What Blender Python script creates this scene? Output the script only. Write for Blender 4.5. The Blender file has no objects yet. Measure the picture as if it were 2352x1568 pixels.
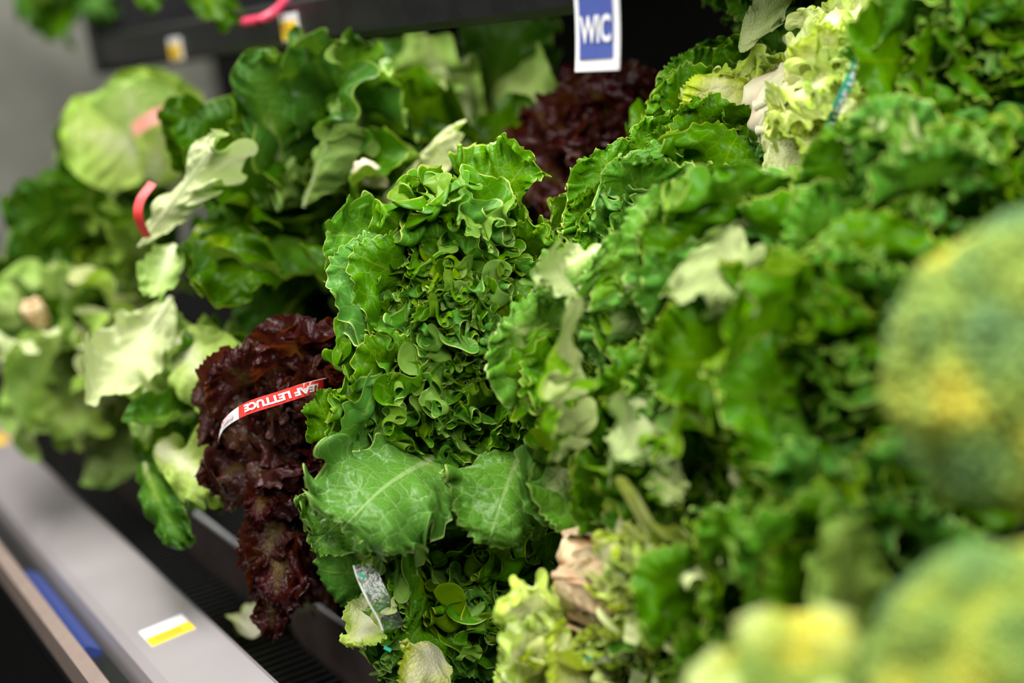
import bpy, bmesh, math, random
import numpy as np
from mathutils import Vector, Matrix

# ------------------------------------------------------------------ camera
SC = bpy.context.scene
COL = SC.collection
FPX = 2352 * 50 / 36
VP, ROLL, CAM_H = (-760, 270), math.radians(8), 1.15
Lc = np.array([(VP[0] - 1176) / FPX, (VP[1] - 784) / FPX, 1.0]); Lc /= np.linalg.norm(Lc)
_a = math.sin(ROLL) * Lc[0] + math.cos(ROLL) * Lc[1]
_p = math.atan2(-_a, Lc[2])
Dc = np.array([math.sin(ROLL) * math.cos(_p), math.cos(ROLL) * math.cos(_p), math.sin(_p)])
Nc = -np.cross(Lc, Dc)
RW = np.array([-Lc, Nc, -Dc])            # camera axes (right, down, forward) -> world (x along case, y into case, z up)


def P(u, v, d):
    """world point seen at photo pixel (u, v) at depth d metres"""
    w = RW @ np.array([(u - 1176) / FPX * d, (v - 784) / FPX * d, d])
    return Vector((w[0], w[1], w[2] + CAM_H))


def cdir(x, y, z):
    w = RW @ np.array([x, y, z], float)
    return Vector(w).normalized()


cam_d = bpy.data.cameras.new('camera')
cam = bpy.data.objects.new('camera', cam_d)
COL.objects.link(cam)
rgt, dwn, fwd = Vector(RW[:, 0]), Vector(RW[:, 1]), Vector(RW[:, 2])
M = Matrix((rgt, -dwn, -fwd)).transposed().to_4x4()
M.translation = Vector((0, 0, CAM_H))
cam.matrix_world = M
cam_d.lens = 50
cam_d.sensor_width = 36
cam_d.clip_start = 0.02
cam_d.dof.use_dof = True
cam_d.dof.focus_distance = 1.36
cam_d.dof.aperture_fstop = 1.5
SC.camera = cam
SC.cycles.max_bounces = 4
SC.cycles.adaptive_threshold = 0.05
SC.cycles.diffuse_bounces = 2
SC.cycles.glossy_bounces = 2
SC.cycles.transmission_bounces = 3
SC.cycles.caustics_reflective = False
SC.cycles.caustics_refractive = False

# ------------------------------------------------------------------ light
SC.view_settings.view_transform = 'Standard'
SC.view_settings.look = 'None'
SC.view_settings.gamma = 1
SC.view_settings.use_curve_mapping = False
SC.view_settings.exposure = 0.0
world = bpy.data.worlds.new('world')
SC.world = world
world.use_nodes = True
world.node_tree.nodes['Background'].inputs[0].default_value = (0.9, 0.95, 1.0, 1)
world.node_tree.nodes['Background'].inputs[1].default_value = 0.015


def area(name, loc, aim, sx, sy, power, col=(1, 1, 1)):
    d = bpy.data.lights.new(name, 'AREA')
    d.shape = 'RECTANGLE'; d.size = sx; d.size_y = sy; d.energy = power; d.color = col
    o = bpy.data.objects.new(name, d); COL.objects.link(o)
    o.location = loc
    o.rotation_euler = (Vector(aim) - Vector(loc)).to_track_quat('-Z', 'Y').to_euler()
    return o


area('ceiling_or_fill_light', (-1.3, 0.25, 2.9), (-1.2, 0.65, 0.8), 2.6, 0.4, 126, (1.0, 0.98, 0.94))
area('ceiling_or_fill_light', (-1.2, -1.5, 2.3), (-1.2, 0.7, 0.9), 2.6, 0.4, 54, (1.0, 0.98, 0.94))
area('ceiling_or_fill_light', (0.6, 0.45, 2.1), (-1.0, 0.8, 0.95), 0.8, 0.5, 42, (1.0, 0.98, 0.94))  # added low fill from the right, brightens heads near the shelf's open end
area('under_shelf_fill', (-1.5, 0.735, CAM_H - 0.016), (-1.5, 0.85, 0.6), 0.95, 0.02, 2.6, (1.0, 0.98, 0.94))  # added fill with no fixture, lifts the dark heads under the shelf

# ------------------------------------------------------------------ helpers


def tag(o, label=None, cat=None, group=None, kind=None):
    if label: o['label'] = label
    if cat: o['category'] = cat
    if group: o['group'] = group
    if kind: o['kind'] = kind
    return o


def link(name, mesh, parent=None, mat=None):
    o = bpy.data.objects.new(name, mesh)
    COL.objects.link(o)
    if mat is not None:
        if mesh.materials: mesh.materials[0] = mat
        else: mesh.materials.append(mat)
    if parent is not None:
        o.parent = parent
    return o


def empty(name, loc):
    o = bpy.data.objects.new(name, None)
    o.empty_display_size = 0.02
    COL.objects.link(o)
    o.location = loc
    return o


def setw(o, mw):
    """give a parented object its world matrix"""
    q, pw = o.parent, Matrix.Identity(4)
    while q is not None:
        pw = q.matrix_basis @ pw
        q = q.parent
    o.matrix_basis = pw.inverted() @ mw


def pymesh(name, verts, faces, smooth=False):
    me = bpy.data.meshes.new(name)
    me.from_pydata([tuple(map(float, v)) for v in verts], [], faces)
    if smooth:
        me.polygons.foreach_set('use_smooth', [True] * len(me.polygons))
    me.update()
    return me


def box_mesh(name, x0, x1, y0, y1, z0, z1):
    v = [(x, y, z) for z in (z0, z1) for y in (y0, y1) for x in (x0, x1)]
    f = [(0, 2, 3, 1), (4, 5, 7, 6), (0, 1, 5, 4), (2, 6, 7, 3), (0, 4, 6, 2), (1, 3, 7, 5)]
    return pymesh(name, v, f)


def prism_x(name, prof, x0, x1):
    """closed y-z profile pulled along x"""
    n = len(prof)
    v = [(x0, y, z) for y, z in prof] + [(x1, y, z) for y, z in prof]
    f = [(i, (i + 1) % n, n + (i + 1) % n, n + i) for i in range(n)]
    f += [tuple(reversed(range(n))), tuple(range(n, 2 * n))]
    return pymesh(name, v, f)


# ------------------------------------------------------------------ materials
class NT:
    def __init__(self, name):
        self.m = bpy.data.materials.new(name)
        self.m.use_nodes = True
        self.t = self.m.node_tree
        self.t.nodes.clear()

    def n(self, typ, **kw):
        nd = self.t.nodes.new(typ)
        for k, v in kw.items():
            if k.startswith('in_'):
                key = k[3:]
                key = int(key) if key.isdigit() else key
                if hasattr(v, 'is_linked') or isinstance(v, bpy.types.NodeSocket):
                    self.t.links.new(v, nd.inputs[key])
                else:
                    nd.inputs[key].default_value = v
            else:
                setattr(nd, k, v)
        return nd

    def math(self, op, a, b=None, c=None, clamp=False):
        nd = self.t.nodes.new('ShaderNodeMath'); nd.operation = op; nd.use_clamp = clamp
        for i, v in enumerate((a, b, c)):
            if v is None: continue
            if isinstance(v, bpy.types.NodeSocket): self.t.links.new(v, nd.inputs[i])
            else: nd.inputs[i].default_value = v
        return nd.outputs[0]

    def mix(self, fac, a, b, blend='MIX'):
        nd = self.t.nodes.new('ShaderNodeMix'); nd.data_type = 'RGBA'; nd.blend_type = blend
        for s, v in ((nd.inputs[0], fac), (nd.inputs[6], a), (nd.inputs[7], b)):
            if isinstance(v, bpy.types.NodeSocket): self.t.links.new(v, s)
            else: s.default_value = (*v, 1) if isinstance(v, tuple) and len(v) == 3 else v
        return nd.outputs[2]

    def ramp(self, fac, stops, interp='LINEAR'):
        nd = self.t.nodes.new('ShaderNodeValToRGB')
        nd.color_ramp.interpolation = interp
        el = nd.color_ramp.elements
        while len(el) > 1: el.remove(el[-1])
        for i, (p, c) in enumerate(stops):
            e = el[0] if i == 0 else el.new(p)
            e.position = p
            e.color = (*c, 1) if len(c) == 3 else c
        self.t.links.new(fac, nd.inputs[0])
        return nd.outputs[0]

    def remap(self, x, a, b, c=0.0, d=1.0):
        nd = self.t.nodes.new('ShaderNodeMapRange'); nd.interpolation_type = 'SMOOTHSTEP'
        self.t.links.new(x, nd.inputs[0])
        for i, v in enumerate((a, b, c, d)): nd.inputs[i + 1].default_value = v
        return nd.outputs[0]

    def out(self, sh):
        o = self.t.nodes.new('ShaderNodeOutputMaterial')
        self.t.links.new(sh, o.inputs[0])
        return self.m


def leaf_material(name, stops, under, rim, vein, vein_amt=0.5, under_amt=0.75, trans=0.35, trans_col=(0.35, 0.55, 0.06),
                  rough=0.38, spec=0.5, rim_w=0.985, blot=None, cell=75.0, bump=0.35, sat_var=0.22, val=0.74, vein_w=0.05):
    N = NT(name)
    at = N.n('ShaderNodeAttribute', attribute_name='leaf')      # x = 0 midrib .. 1 margin, y = along margin, z = 0 base .. 1 tip
    fl = N.n('ShaderNodeAttribute', attribute_name='flat')      # unrolled leaf coordinates, metres
    sep = N.n('ShaderNodeSeparateXYZ', in_0=at.outputs['Vector'])
    sfl = N.n('ShaderNodeSeparateXYZ', in_0=fl.outputs['Vector'])
    v, s, y = sep.outputs
    oi = N.n('ShaderNodeObjectInfo')
    rnd = oi.outputs['Random']
    off = N.n('ShaderNodeCombineXYZ', in_0=rnd, in_1=rnd, in_2=rnd)
    pos = N.n('ShaderNodeVectorMath', operation='MULTIPLY_ADD', in_0=off.outputs[0], in_1=(7.0, 5.0, 3.0), in_2=fl.outputs['Vector']).outputs[0]
    big = N.n('ShaderNodeTexNoise', noise_dimensions='2D', in_Vector=pos, in_Scale=28.0, in_Detail=3.0)
    wob = N.n('ShaderNodeTexNoise', noise_dimensions='2D', in_Vector=pos, in_Scale=90.0, in_Detail=2.0)
    wpos = N.n('ShaderNodeVectorMath', operation='MULTIPLY_ADD', in_0=wob.outputs['Color'], in_1=(0.008, 0.008, 0.0), in_2=pos).outputs[0]
    cells = N.n('ShaderNodeTexVoronoi', voronoi_dimensions='2D', feature='DISTANCE_TO_EDGE', in_Vector=wpos, in_Scale=cell)
    fine = N.n('ShaderNodeTexVoronoi', voronoi_dimensions='2D', feature='DISTANCE_TO_EDGE', in_Vector=wpos, in_Scale=cell * 3.1)
    vmask = N.remap(cells.outputs['Distance'], 0.0, vein_w, 1.0, 0.0)
    fmask = N.remap(fine.outputs['Distance'], 0.0, 0.06, 0.35, 0.0)
    # side veins follow the columns of the leaf
    sv = N.math('ABSOLUTE', N.math('SINE', N.math('MULTIPLY_ADD', s, 31.0, N.math('MULTIPLY', big.outputs['Fac'], 1.6))))
    svm = N.math('MULTIPLY', N.remap(sv, 0.0, 0.11, 1.0, 0.0), N.remap(v, 0.25, 0.85, 0.9, 0.0))
    ribw = N.math('MULTIPLY_ADD', N.math('SUBTRACT', 1.0, y), 0.006, 0.0008)
    rib = N.math('SUBTRACT', 1.0, N.math('DIVIDE', N.math('ABSOLUTE', sfl.outputs[0]), ribw), clamp=True)
    rib = N.remap(rib, 0.0, 0.6)
    veins = N.math('MAXIMUM', N.math('MAXIMUM', vmask, fmask), N.math('MAXIMUM', svm, rib))
    vv = N.math('ADD', N.math('MULTIPLY', v, 0.55), N.math('MULTIPLY', y, 0.45))
    vv = N.math('ADD', vv, N.math('MULTIPLY', N.math('SUBTRACT', big.outputs['Fac'], 0.5), 0.35))
    col = N.ramp(vv, stops)
    if blot: col = N.mix(N.remap(big.outputs['Fac'], 0.52, 0.7, 0.0, 0.8), col, blot)
    col = N.mix(N.math('MULTIPLY', veins, vein_amt), col, vein)
    col = N.mix(N.remap(v, rim_w - 0.02, rim_w + 0.005, 0.0, 0.75), col, rim)
    geo = N.n('ShaderNodeNewGeometry')
    col = N.mix(N.math('MULTIPLY', geo.outputs['Backfacing'], under_amt), col, under)
    hsv = N.n('ShaderNodeHueSaturation', in_Color=col, in_Hue=N.math('MULTIPLY_ADD', rnd, 0.020, 0.481),
              in_Saturation=N.math('MULTIPLY_ADD', rnd, -sat_var, 1.0 + sat_var * 0.6), in_Value=N.math('MULTIPLY_ADD', rnd, 0.36 * val, 0.82 * val))
    col = hsv.outputs[0]
    hgt = N.math('ADD', N.math('MULTIPLY', N.remap(cells.outputs['Distance'], 0.0, 0.35), 1.0), N.math('MULTIPLY', fine.outputs['Distance'], 0.35))
    hgt = N.math('SUBTRACT', hgt, N.math('MULTIPLY', svm, 0.7))
    bmp = N.n('ShaderNodeBump', in_Strength=bump, in_Distance=0.0022, in_Height=hgt)
    pr = N.n('ShaderNodeBsdfPrincipled', in_Roughness=rough, in_Normal=bmp.outputs[0])
    N.t.links.new(col, pr.inputs['Base Color'])
    pr.inputs['Specular IOR Level'].default_value = spec
    tr = N.n('ShaderNodeBsdfTranslucent', in_Normal=bmp.outputs[0])
    N.t.links.new(N.mix(0.55, col, trans_col), tr.inputs[0])
    mx = N.n('ShaderNodeMixShader', in_0=trans, in_1=pr.outputs[0], in_2=tr.outputs[0])
    return N.out(mx.outputs[0])


def plain(name, col, rough=0.5, metal=0.0, noise=0.0, nscale=40.0, bump=0.0, spec=0.5, col2=None, trans=0.0):
    N = NT(name)
    pr = N.n('ShaderNodeBsdfPrincipled', in_Roughness=rough, in_Metallic=metal)
    pr.inputs['Specular IOR Level'].default_value = spec
    tc = N.n('ShaderNodeTexCoord')
    nz = N.n('ShaderNodeTexNoise', in_Vector=tc.outputs['Object'], in_Scale=nscale, in_Detail=4.0)
    c2 = col2 if col2 else tuple(c * (1 - noise) for c in col)
    N.t.links.new(N.mix(N.remap(nz.outputs['Fac'], 0.35, 0.65), col, c2), pr.inputs['Base Color'])
    if bump:
        b = N.n('ShaderNodeBump', in_Strength=bump, in_Distance=0.002, in_Height=nz.outputs['Fac'])
        N.t.links.new(b.outputs[0], pr.inputs['Normal'])
    if trans:
        pr.inputs['Transmission Weight'].default_value = trans
    return N.out(pr.outputs[0])


GREEN = leaf_material('green_leaf', [(0.04, (0.60, 0.64, 0.24)), (0.15, (0.24, 0.42, 0.035)), (0.30, (0.085, 0.27, 0.010)), (0.75, (0.045, 0.20, 0.005)), (1.0, (0.055, 0.23, 0.006))],
                      (0.16, 0.31, 0.035), (0.55, 0.70, 0.14), (0.30, 0.47, 0.07), vein_amt=0.35, spec=0.09, rough=0.30, bump=0.22, trans=0.22, trans_col=(0.16, 0.42, 0.008), val=0.76)
GREENB = leaf_material('green_broad_leaf', [(0.03, (0.50, 0.58, 0.18)), (0.09, (0.15, 0.34, 0.02)), (0.22, (0.088, 0.27, 0.008)), (0.75, (0.058, 0.20, 0.006)), (1.0, (0.07, 0.23, 0.006))],
                       (0.16, 0.31, 0.035), (0.50, 0.66, 0.14), (0.34, 0.52, 0.17), vein_amt=0.6, vein_w=0.028, spec=0.12, rough=0.28, bump=0.3, cell=46.0, trans=0.15, trans_col=(0.16, 0.42, 0.008), val=0.62)
PALE = leaf_material('pale_green_leaf', [(0.22, (0.84, 0.83, 0.62)), (0.52, (0.74, 0.79, 0.40)), (0.8, (0.50, 0.66, 0.10)), (1.0, (0.34, 0.56, 0.05))],
                     (0.66, 0.74, 0.36), (0.6, 0.75, 0.2), (0.74, 0.80, 0.40), vein_amt=0.3, trans_col=(0.6, 0.72, 0.08), spec=0.12, rough=0.4, val=1.0)
YOUNG = leaf_material('young_leaf', [(0.05, (0.50, 0.56, 0.16)), (0.3, (0.24, 0.37, 0.05)), (1.0, (0.16, 0.32, 0.03))], (0.26, 0.38, 0.08), (0.4, 0.55, 0.12), (0.34, 0.46, 0.12), spec=0.1)
GREY = leaf_material('grey_green_leaf', [(0.10, (0.72, 0.76, 0.48)), (0.35, (0.40, 0.54, 0.16)), (0.6, (0.13, 0.33, 0.03)), (1.0, (0.07, 0.26, 0.015))],
                     (0.46, 0.57, 0.25), (0.42, 0.60, 0.16), (0.50, 0.62, 0.28), vein_amt=0.25, under_amt=0.85, spec=0.08, rough=0.32, trans=0.22, trans_col=(0.2, 0.42, 0.02), val=0.76)
ROMAINE = leaf_material('romaine_leaf', [(0.06, (0.60, 0.68, 0.34)), (0.16, (0.20, 0.36, 0.03)), (0.3, (0.055, 0.18, 0.004)), (0.7, (0.026, 0.115, 0.002)), (1.0, (0.024, 0.105, 0.002))],
                        (0.20, 0.32, 0.05), (0.24, 0.38, 0.04), (0.20, 0.34, 0.06), vein_amt=0.25, cell=40.0, rough=0.30, rim_w=0.985, bump=0.25, under_amt=0.7, spec=0.10, trans=0.22, trans_col=(0.18, 0.38, 0.006), val=0.72)
ROMPALE = leaf_material('romaine_pale_leaf', [(0.08, (0.8, 0.83, 0.56)), (0.4, (0.40, 0.55, 0.15)), (1.0, (0.22, 0.42, 0.05))],
                        (0.60, 0.67, 0.34), (0.40, 0.54, 0.13), (0.72, 0.8, 0.44), vein_amt=0.3, cell=40.0, rough=0.42, rim_w=0.99, bump=0.3, under_amt=0.9, spec=0.12, val=0.92)
RED = leaf_material('red_leaf', [(0.10, (0.40, 0.42, 0.12)), (0.3, (0.13, 0.10, 0.02)), (0.5, (0.045, 0.013, 0.008)), (1.0, (0.032, 0.006, 0.006))],
                    (0.08, 0.030, 0.022), (0.09, 0.02, 0.012), (0.07, 0.025, 0.015), vein_amt=0.3, trans_col=(0.30, 0.06, 0.010), trans=0.25, rough=0.30, spec=0.16, blot=(0.06, 0.022, 0.004), rim_w=1.2)
BLACK = plain('black_plastic', (0.004, 0.004, 0.004), 0.7, noise=0.4, spec=0.15)
BLACKM = plain('black_painted_metal', (0.010, 0.010, 0.011), 0.4, noise=0.3, spec=0.3)
ALU = plain('brushed_aluminium', (0.31, 0.285, 0.29), 0.42, metal=0.25, noise=0.06, nscale=9)
GREYW = plain('grey_end_panel', (0.20, 0.20, 0.165), 0.5, noise=0.3, nscale=5)
FLOORM = plain('dark_floor', (0.03, 0.03, 0.03), 0.4, noise=0.2, nscale=4)
WHITE = plain('white_paper', (0.62, 0.62, 0.63), 0.5, noise=0.03)
BLUE = plain('blue_print', (0.05, 0.075, 0.27), 0.45, noise=0.08)
DBLUE = plain('dark_blue_plastic', (0.03, 0.055, 0.22), 0.35)
YELLOW = plain('yellow_paper', (0.82, 0.52, 0.02), 0.5, noise=0.05)
REDP = plain('red_paper', (0.78, 0.03, 0.02), 0.45, noise=0.05)
PINKP = plain('pink_print', (0.72, 0.42, 0.45), 0.5)
TEAL = plain('teal_paper', (0.03, 0.36, 0.24), 0.4, noise=0.05)
INK = plain('dark_ink', (0.35, 0.20, 0.02), 0.6)
BUTT = plain('lettuce_butt', (0.56, 0.54, 0.36), 0.5, col2=(0.46, 0.38, 0.26), nscale=30, bump=0.4, spec=0.2)
BUTTB = plain('browned_butt', (0.66, 0.54, 0.33), 0.5, spec=0.2, col2=(0.30, 0.13, 0.04), nscale=75, bump=1.0)
BRONZE = plain('tan_trim', (0.26, 0.20, 0.17), 0.4, metal=0.2, noise=0.1)

# ------------------------------------------------------------------ leaf shapes


def snoise(rng, x, wl):
    """smooth 1-d noise, about -1..1, feature length wl"""
    x = np.asarray(x)
    n = int((x[-1] - x[0]) / wl) + 6
    c = rng.uniform(-1, 1, n)
    t = (x - x[0]) / wl + 1.0
    i = np.clip(t.astype(int), 1, n - 3); f = t - i
    p0, p1, p2, p3 = c[i - 1], c[i], c[i + 1], c[i + 2]
    return 0.5 * (2 * p1 + (p2 - p0) * f + (2 * p0 - 5 * p1 + 4 * p2 - p3) * f ** 2 + (3 * p1 - p0 - 3 * p2 + p3) * f ** 3)


def smth(a, k):
    k = max(3, int(k) | 1)
    pad = k
    b = np.pad(a, pad, mode='reflect')
    w = np.hanning(k + 2)[1:-1]; w /= w.sum()
    return np.convolve(b, w, 'same')[pad:-pad]


def sstep(a, b, x):
    t = np.clip((x - a) / (b - a), 0, 1)
    return t * t * (3 - 2 * t)


class Leaf: pass


def make_leaf(name, seed, mat, L=0.2, W=0.17, lam=0.024, om1=1.35, om2=0.8, v0=0.25, tooth=0.003, bend=(0, 0, 0), cup=0.0, curl=0.4,
              cols=460, rows=22, ob=0.4, lobe=0.10, petiole=0.12, rib=0.0, crinkle=0.0, om3=0.0, tooth_w=0.0075, edge0=0.68, crest=0.0):
    rng = np.random.default_rng(seed)
    ph = np.linspace(-0.97 * np.pi, 0.97 * np.pi, 3000)
    ox = W / 2 * np.sin(ph) * (1 + ob * np.cos(ph)) / (1 + 0.25 * ob)
    oy = L * (0.5 + 0.5 * np.cos(ph))
    seg = np.hypot(np.diff(ox), np.diff(oy))
    arc = np.concatenate([[0], np.cumsum(seg)])
    sig = np.linspace(0, arc[-1], cols)
    phi = np.interp(sig, arc, ph)
    Px, Py = np.interp(sig, arc, ox), np.interp(sig, arc, oy)
    My = L * np.clip(0.5 + 0.5 * np.cos(phi) - 0.10, 0, None) * 0.97
    Mx = np.zeros(cols)
    k = 1 + lobe * snoise(rng, sig, 0.07) + lobe * 0.5 * snoise(rng, sig, 0.03)
    Px, Py = Mx + (Px - Mx) * k, My + (Py - My) * k
    ds = sig[1] - sig[0]
    edge = 1 - sstep(edge0, 0.90, np.abs(phi) / np.pi)           # ruffle dies towards the stalk
    lamv = lam * np.exp(0.55 * snoise(rng, sig, lam * 1.6))
    p1 = 2 * np.pi * np.cumsum(ds / lamv) + rng.uniform(0, 6)
    p2 = 2.65 * p1 + 2.2 * snoise(rng, sig, lam) + rng.uniform(0, 6)
    A1 = np.clip(0.85 + 0.75 * snoise(rng, sig, lam * 1.8), 0.1, 1.45) * edge
    p3 = 2 * np.pi * sig / (lam * 2.7) + 1.5 * snoise(rng, sig, lam * 3) + rng.uniform(0, 6)
    A2 = np.clip(0.65 + 0.6 * snoise(rng, sig, lam * 1.4), 0.0, 1.2) * edge
    beta = (curl * snoise(rng, sig, lam * 2.6) - 0.15 * curl) * edge
    # toothed margin
    tp = np.cumsum(ds / (tooth_w * np.exp(0.5 * snoise(rng, sig, 0.012))))
    saw = np.abs(2 * (tp % 1) - 1)
    teeth = tooth * (saw ** 1.3 - 0.4) * (0.6 + 0.6 * snoise(rng, sig, 0.03)) * edge
    pk = (2 * np.abs((p1 / np.pi) % 1 - 0.5)) ** 1.4
    teeth = teeth + crest * (pk - 0.45) * A1 * (0.8 + 0.5 * snoise(rng, sig, lam * 1.3))
    t = np.linspace(0, 1, rows)
    vs = 1 - (1 - t) ** 1.55
    vs = np.concatenate([vs[:-1], [0.985, 1.0]]) if vs[-2] < 0.98 else vs
    R = len(vs)
    X = np.zeros((R, cols)); Y = X.copy(); Z = X.copy(); FX = X.copy(); FY = X.copy()
    rad = np.hypot(Px - Mx, Py - My) + 1e-6
    Rx, Ry = (Px - Mx) / rad, (Py - My) / rad
    kw = lam / ds * 1.7
    kk = 2.6 if om3 else 1.6
    lowz = np.zeros(cols)
    twist = snoise(rng, sig, lam * 2)
    cr1 = snoise(rng, sig, 0.035); cr2 = snoise(rng, sig, 0.02)
    for r, v in enumerate(vs):
        w1 = sstep(v0, 1.0, v) ** 0.9; w2 = sstep(v0 + 0.32, 1.0, v); w3 = sstep(0.0, 0.7, v)
        rr = rad * v
        b = beta * v * v
        q = rr * (np.sin(b + 1e-9) / (b + 1e-9))
        zb = rr * ((1 - np.cos(b)) / (b + np.where(b >= 0, 1e-9, -1e-9)))
        q = q + teeth * sstep(0.80, 1.0, v)
        fx, fy = Mx + Rx * rr, My + Ry * rr
        FX[r], FY[r] = fx, fy
        gx, gy = np.gradient(fx), np.gradient(fy)
        g = np.hypot(gx, gy) + 1e-9
        dsr = smth(g, 9)
        tx, ty = smth(gx / g, 9), smth(gy / g, 9)
        psi = om3 * w3 * edge * np.sin(p3 + 1.2 * (1 - v)) + om1 * w1 * A1 * np.sin(p1 + (0.9 + 2.2 * twist) * (1 - v)) + om2 * w2 * A2 * np.sin(p2 + 1.5 * (1 - v))
        c = np.clip(smth(np.cos(psi), kw), 0.28, 1)
        z = np.cumsum(np.sin(psi) / c * dsr); z -= smth(z, kw * kk)
        tau = np.cumsum((np.cos(psi) / c - 1) * dsr); tau -= smth(tau, kw * kk)
        zc = crinkle * (cr1 * np.sin(9 * v + 3 * cr2) + cr2 * np.sin(15 * v + 5 * cr1)) * sstep(0.05, 0.4, v)
        X[r] = Mx + Rx * q + tx * tau
        Y[r] = My + Ry * q + ty * tau
        Z[r] = z + zb + zc + cup * (fx * fx)
    # bend the midrib
    ya = np.linspace(-0.2 * L, 1.4 * L, 400)
    f = np.clip(ya / L, 0, 1)
    ang = np.interp(f, np.linspace(0, 1, len(bend)), bend)
    cy = np.cumsum(np.cos(ang)) * (ya[1] - ya[0]); cz = np.cumsum(np.sin(ang)) * (ya[1] - ya[0])
    i0 = np.argmin(np.abs(ya)); cy -= cy[i0]; cz -= cz[i0]
    yi = np.interp(Y, ya, cy); zi = np.interp(Y, ya, cz); ai = np.interp(Y, ya, ang)
    V = np.stack([X, yi - np.sin(ai) * Z, zi + np.cos(ai) * Z], -1).reshape(-1, 3)
    leafa = np.stack([np.repeat(vs[:, None], cols, 1), np.repeat((phi / np.pi)[None], R, 0), np.clip(FY / L, 0, 1)], -1).reshape(-1, 3)
    flat = np.stack([FX, FY, np.zeros_like(FX)], -1).reshape(-1, 3)
    idx = np.arange(R * cols).reshape(R, cols)
    F = np.stack([idx[:-1, :-1], idx[:-1, 1:], idx[1:, 1:], idx[1:, :-1]], -1).reshape(-1, 4)
    if rib > 0:                                                  # thick midrib on the underside
        nn, mm = 26, 7
        yy = np.linspace(-0.02 * L, 0.92 * L, nn)
        rw = rib * (1 - 0.93 * (np.clip(yy / L, 0, 1)) ** 0.6)
        th = np.linspace(0, np.pi, mm)
        rx = np.cos(th)[None] * rw[:, None]; rz = -np.sin(th)[None] * rw[:, None] * 0.85 + 0.0004
        ryy = np.repeat(yy[:, None], mm, 1)
        a2 = np.interp(ryy, ya, ang)
        RV = np.stack([rx, np.interp(ryy, ya, cy) - np.sin(a2) * rz, np.interp(ryy, ya, cz) + np.cos(a2) * rz], -1).reshape(-1, 3)
        o = len(V)
        ri = np.arange(nn * mm).reshape(nn, mm) + o
        RF = np.stack([ri[:-1, :-1], ri[:-1, 1:], ri[1:, 1:], ri[1:, :-1]], -1).reshape(-1, 4)
        V = np.concatenate([V, RV]); F = np.concatenate([F, RF])
        la = np.zeros((nn * mm, 3)); la[:, 2] = np.clip(ryy.reshape(-1) / L, 0, 1) * 0.35
        leafa = np.concatenate([leafa, la])
        flat = np.concatenate([flat, np.stack([np.zeros(nn * mm), ryy.reshape(-1), np.zeros(nn * mm)], -1)])
    me = bpy.data.meshes.new(name)
    me.vertices.add(len(V)); me.vertices.foreach_set('co', V.astype(np.float32).ravel())
    me.loops.add(F.size); me.loops.foreach_set('vertex_index', F.astype(np.int32).ravel())
    me.polygons.add(len(F)); me.polygons.foreach_set('loop_start', np.arange(0, F.size, 4, dtype=np.int32))
    me.polygons.foreach_set('use_smooth', np.ones(len(F), bool))
    for nm, arr in (('leaf', leafa), ('flat', flat)):
        at = me.attributes.new(nm, 'FLOAT_VECTOR', 'POINT')
        at.data.foreach_set('vector', arr.astype(np.float32).ravel())
    me.update(calc_edges=True)
    me.materials.append(mat)
    r = Leaf(); r.mesh = me
    tip = int(np.argmin(np.abs(phi)))
    tv = V[:R * cols].reshape(R, cols, 3)[int(R * 0.8), tip]
    r.tip = Vector(tv)
    r.L = L
    return r


R_ = math.radians
FRILL = {}
# three kinds of posture: hugging the heart, upright with turned-out tip, arching outwards
for kind, bend, n in (('in', (0.05, 0.15, 0.25), 6), ('mid', (0.05, 0.05, -0.35), 9), ('out', (0.0, -0.2, -0.85), 6)):
    FRILL[kind] = [make_leaf('frilled_leaf_' + kind, 11 + 17 * i + len(kind) * 131, GREEN, L=0.21, W=0.155 - 0.012 * (i % 3), lam=0.019 + 0.0045 * (i % 3), om1=1.75, om2=1.0, om3=0.95, crest=0.004,
                             v0=0.34, bend=bend, curl=1.4, cup=1.5 if kind == 'in' else 0.4, lobe=0.22, tooth=0.005, tooth_w=0.0070, cols=600, rows=24) for i in range(n)]
BROAD = [make_leaf('broad_leaf', 900 + i, GREENB, L=0.2, W=0.19, lam=0.034, om1=1.5, om2=1.0, om3=0.8, v0=0.62, bend=((0.1, -0.1, -0.7), (0.1, 0.1, -0.3), (0.3, 0.0, -0.9), (0.1, -0.2, -0.4))[i], edge0=0.5, curl=1.1, cup=(-0.6, 0.8, -0.4, 1.0)[i], crinkle=0.0014, tooth=0.010, tooth_w=0.013, lobe=0.24) for i in range(4)]
ROML = [make_leaf('romaine_blade', 40 + i, ROMAINE, L=0.27, W=0.165, lam=0.050, om1=1.15, om2=0.5, om3=0.75, v0=0.12, tooth=0.0012, bend=[(0.1, 0.1, 0.0), (0.1, 0.0, -0.5), (0.0, -0.2, -0.9), (0.1, 0.2, 0.3)][i % 4],
                  curl=1.1, cup=(5.0, -3.0, 3.0, 7.0)[i % 4], cols=230, rows=20, ob=0.3, lobe=0.10, rib=0.007, crinkle=0.0026) for i in range(8)]


def variant(proto, mat):
    """the same shapes in another leaf colour"""
    out = []
    for p in proto:
        q = Leaf(); q.mesh = p.mesh.copy(); q.mesh.materials[0] = mat; q.tip = p.tip; q.L = p.L
        out.append(q)
    return out


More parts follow.
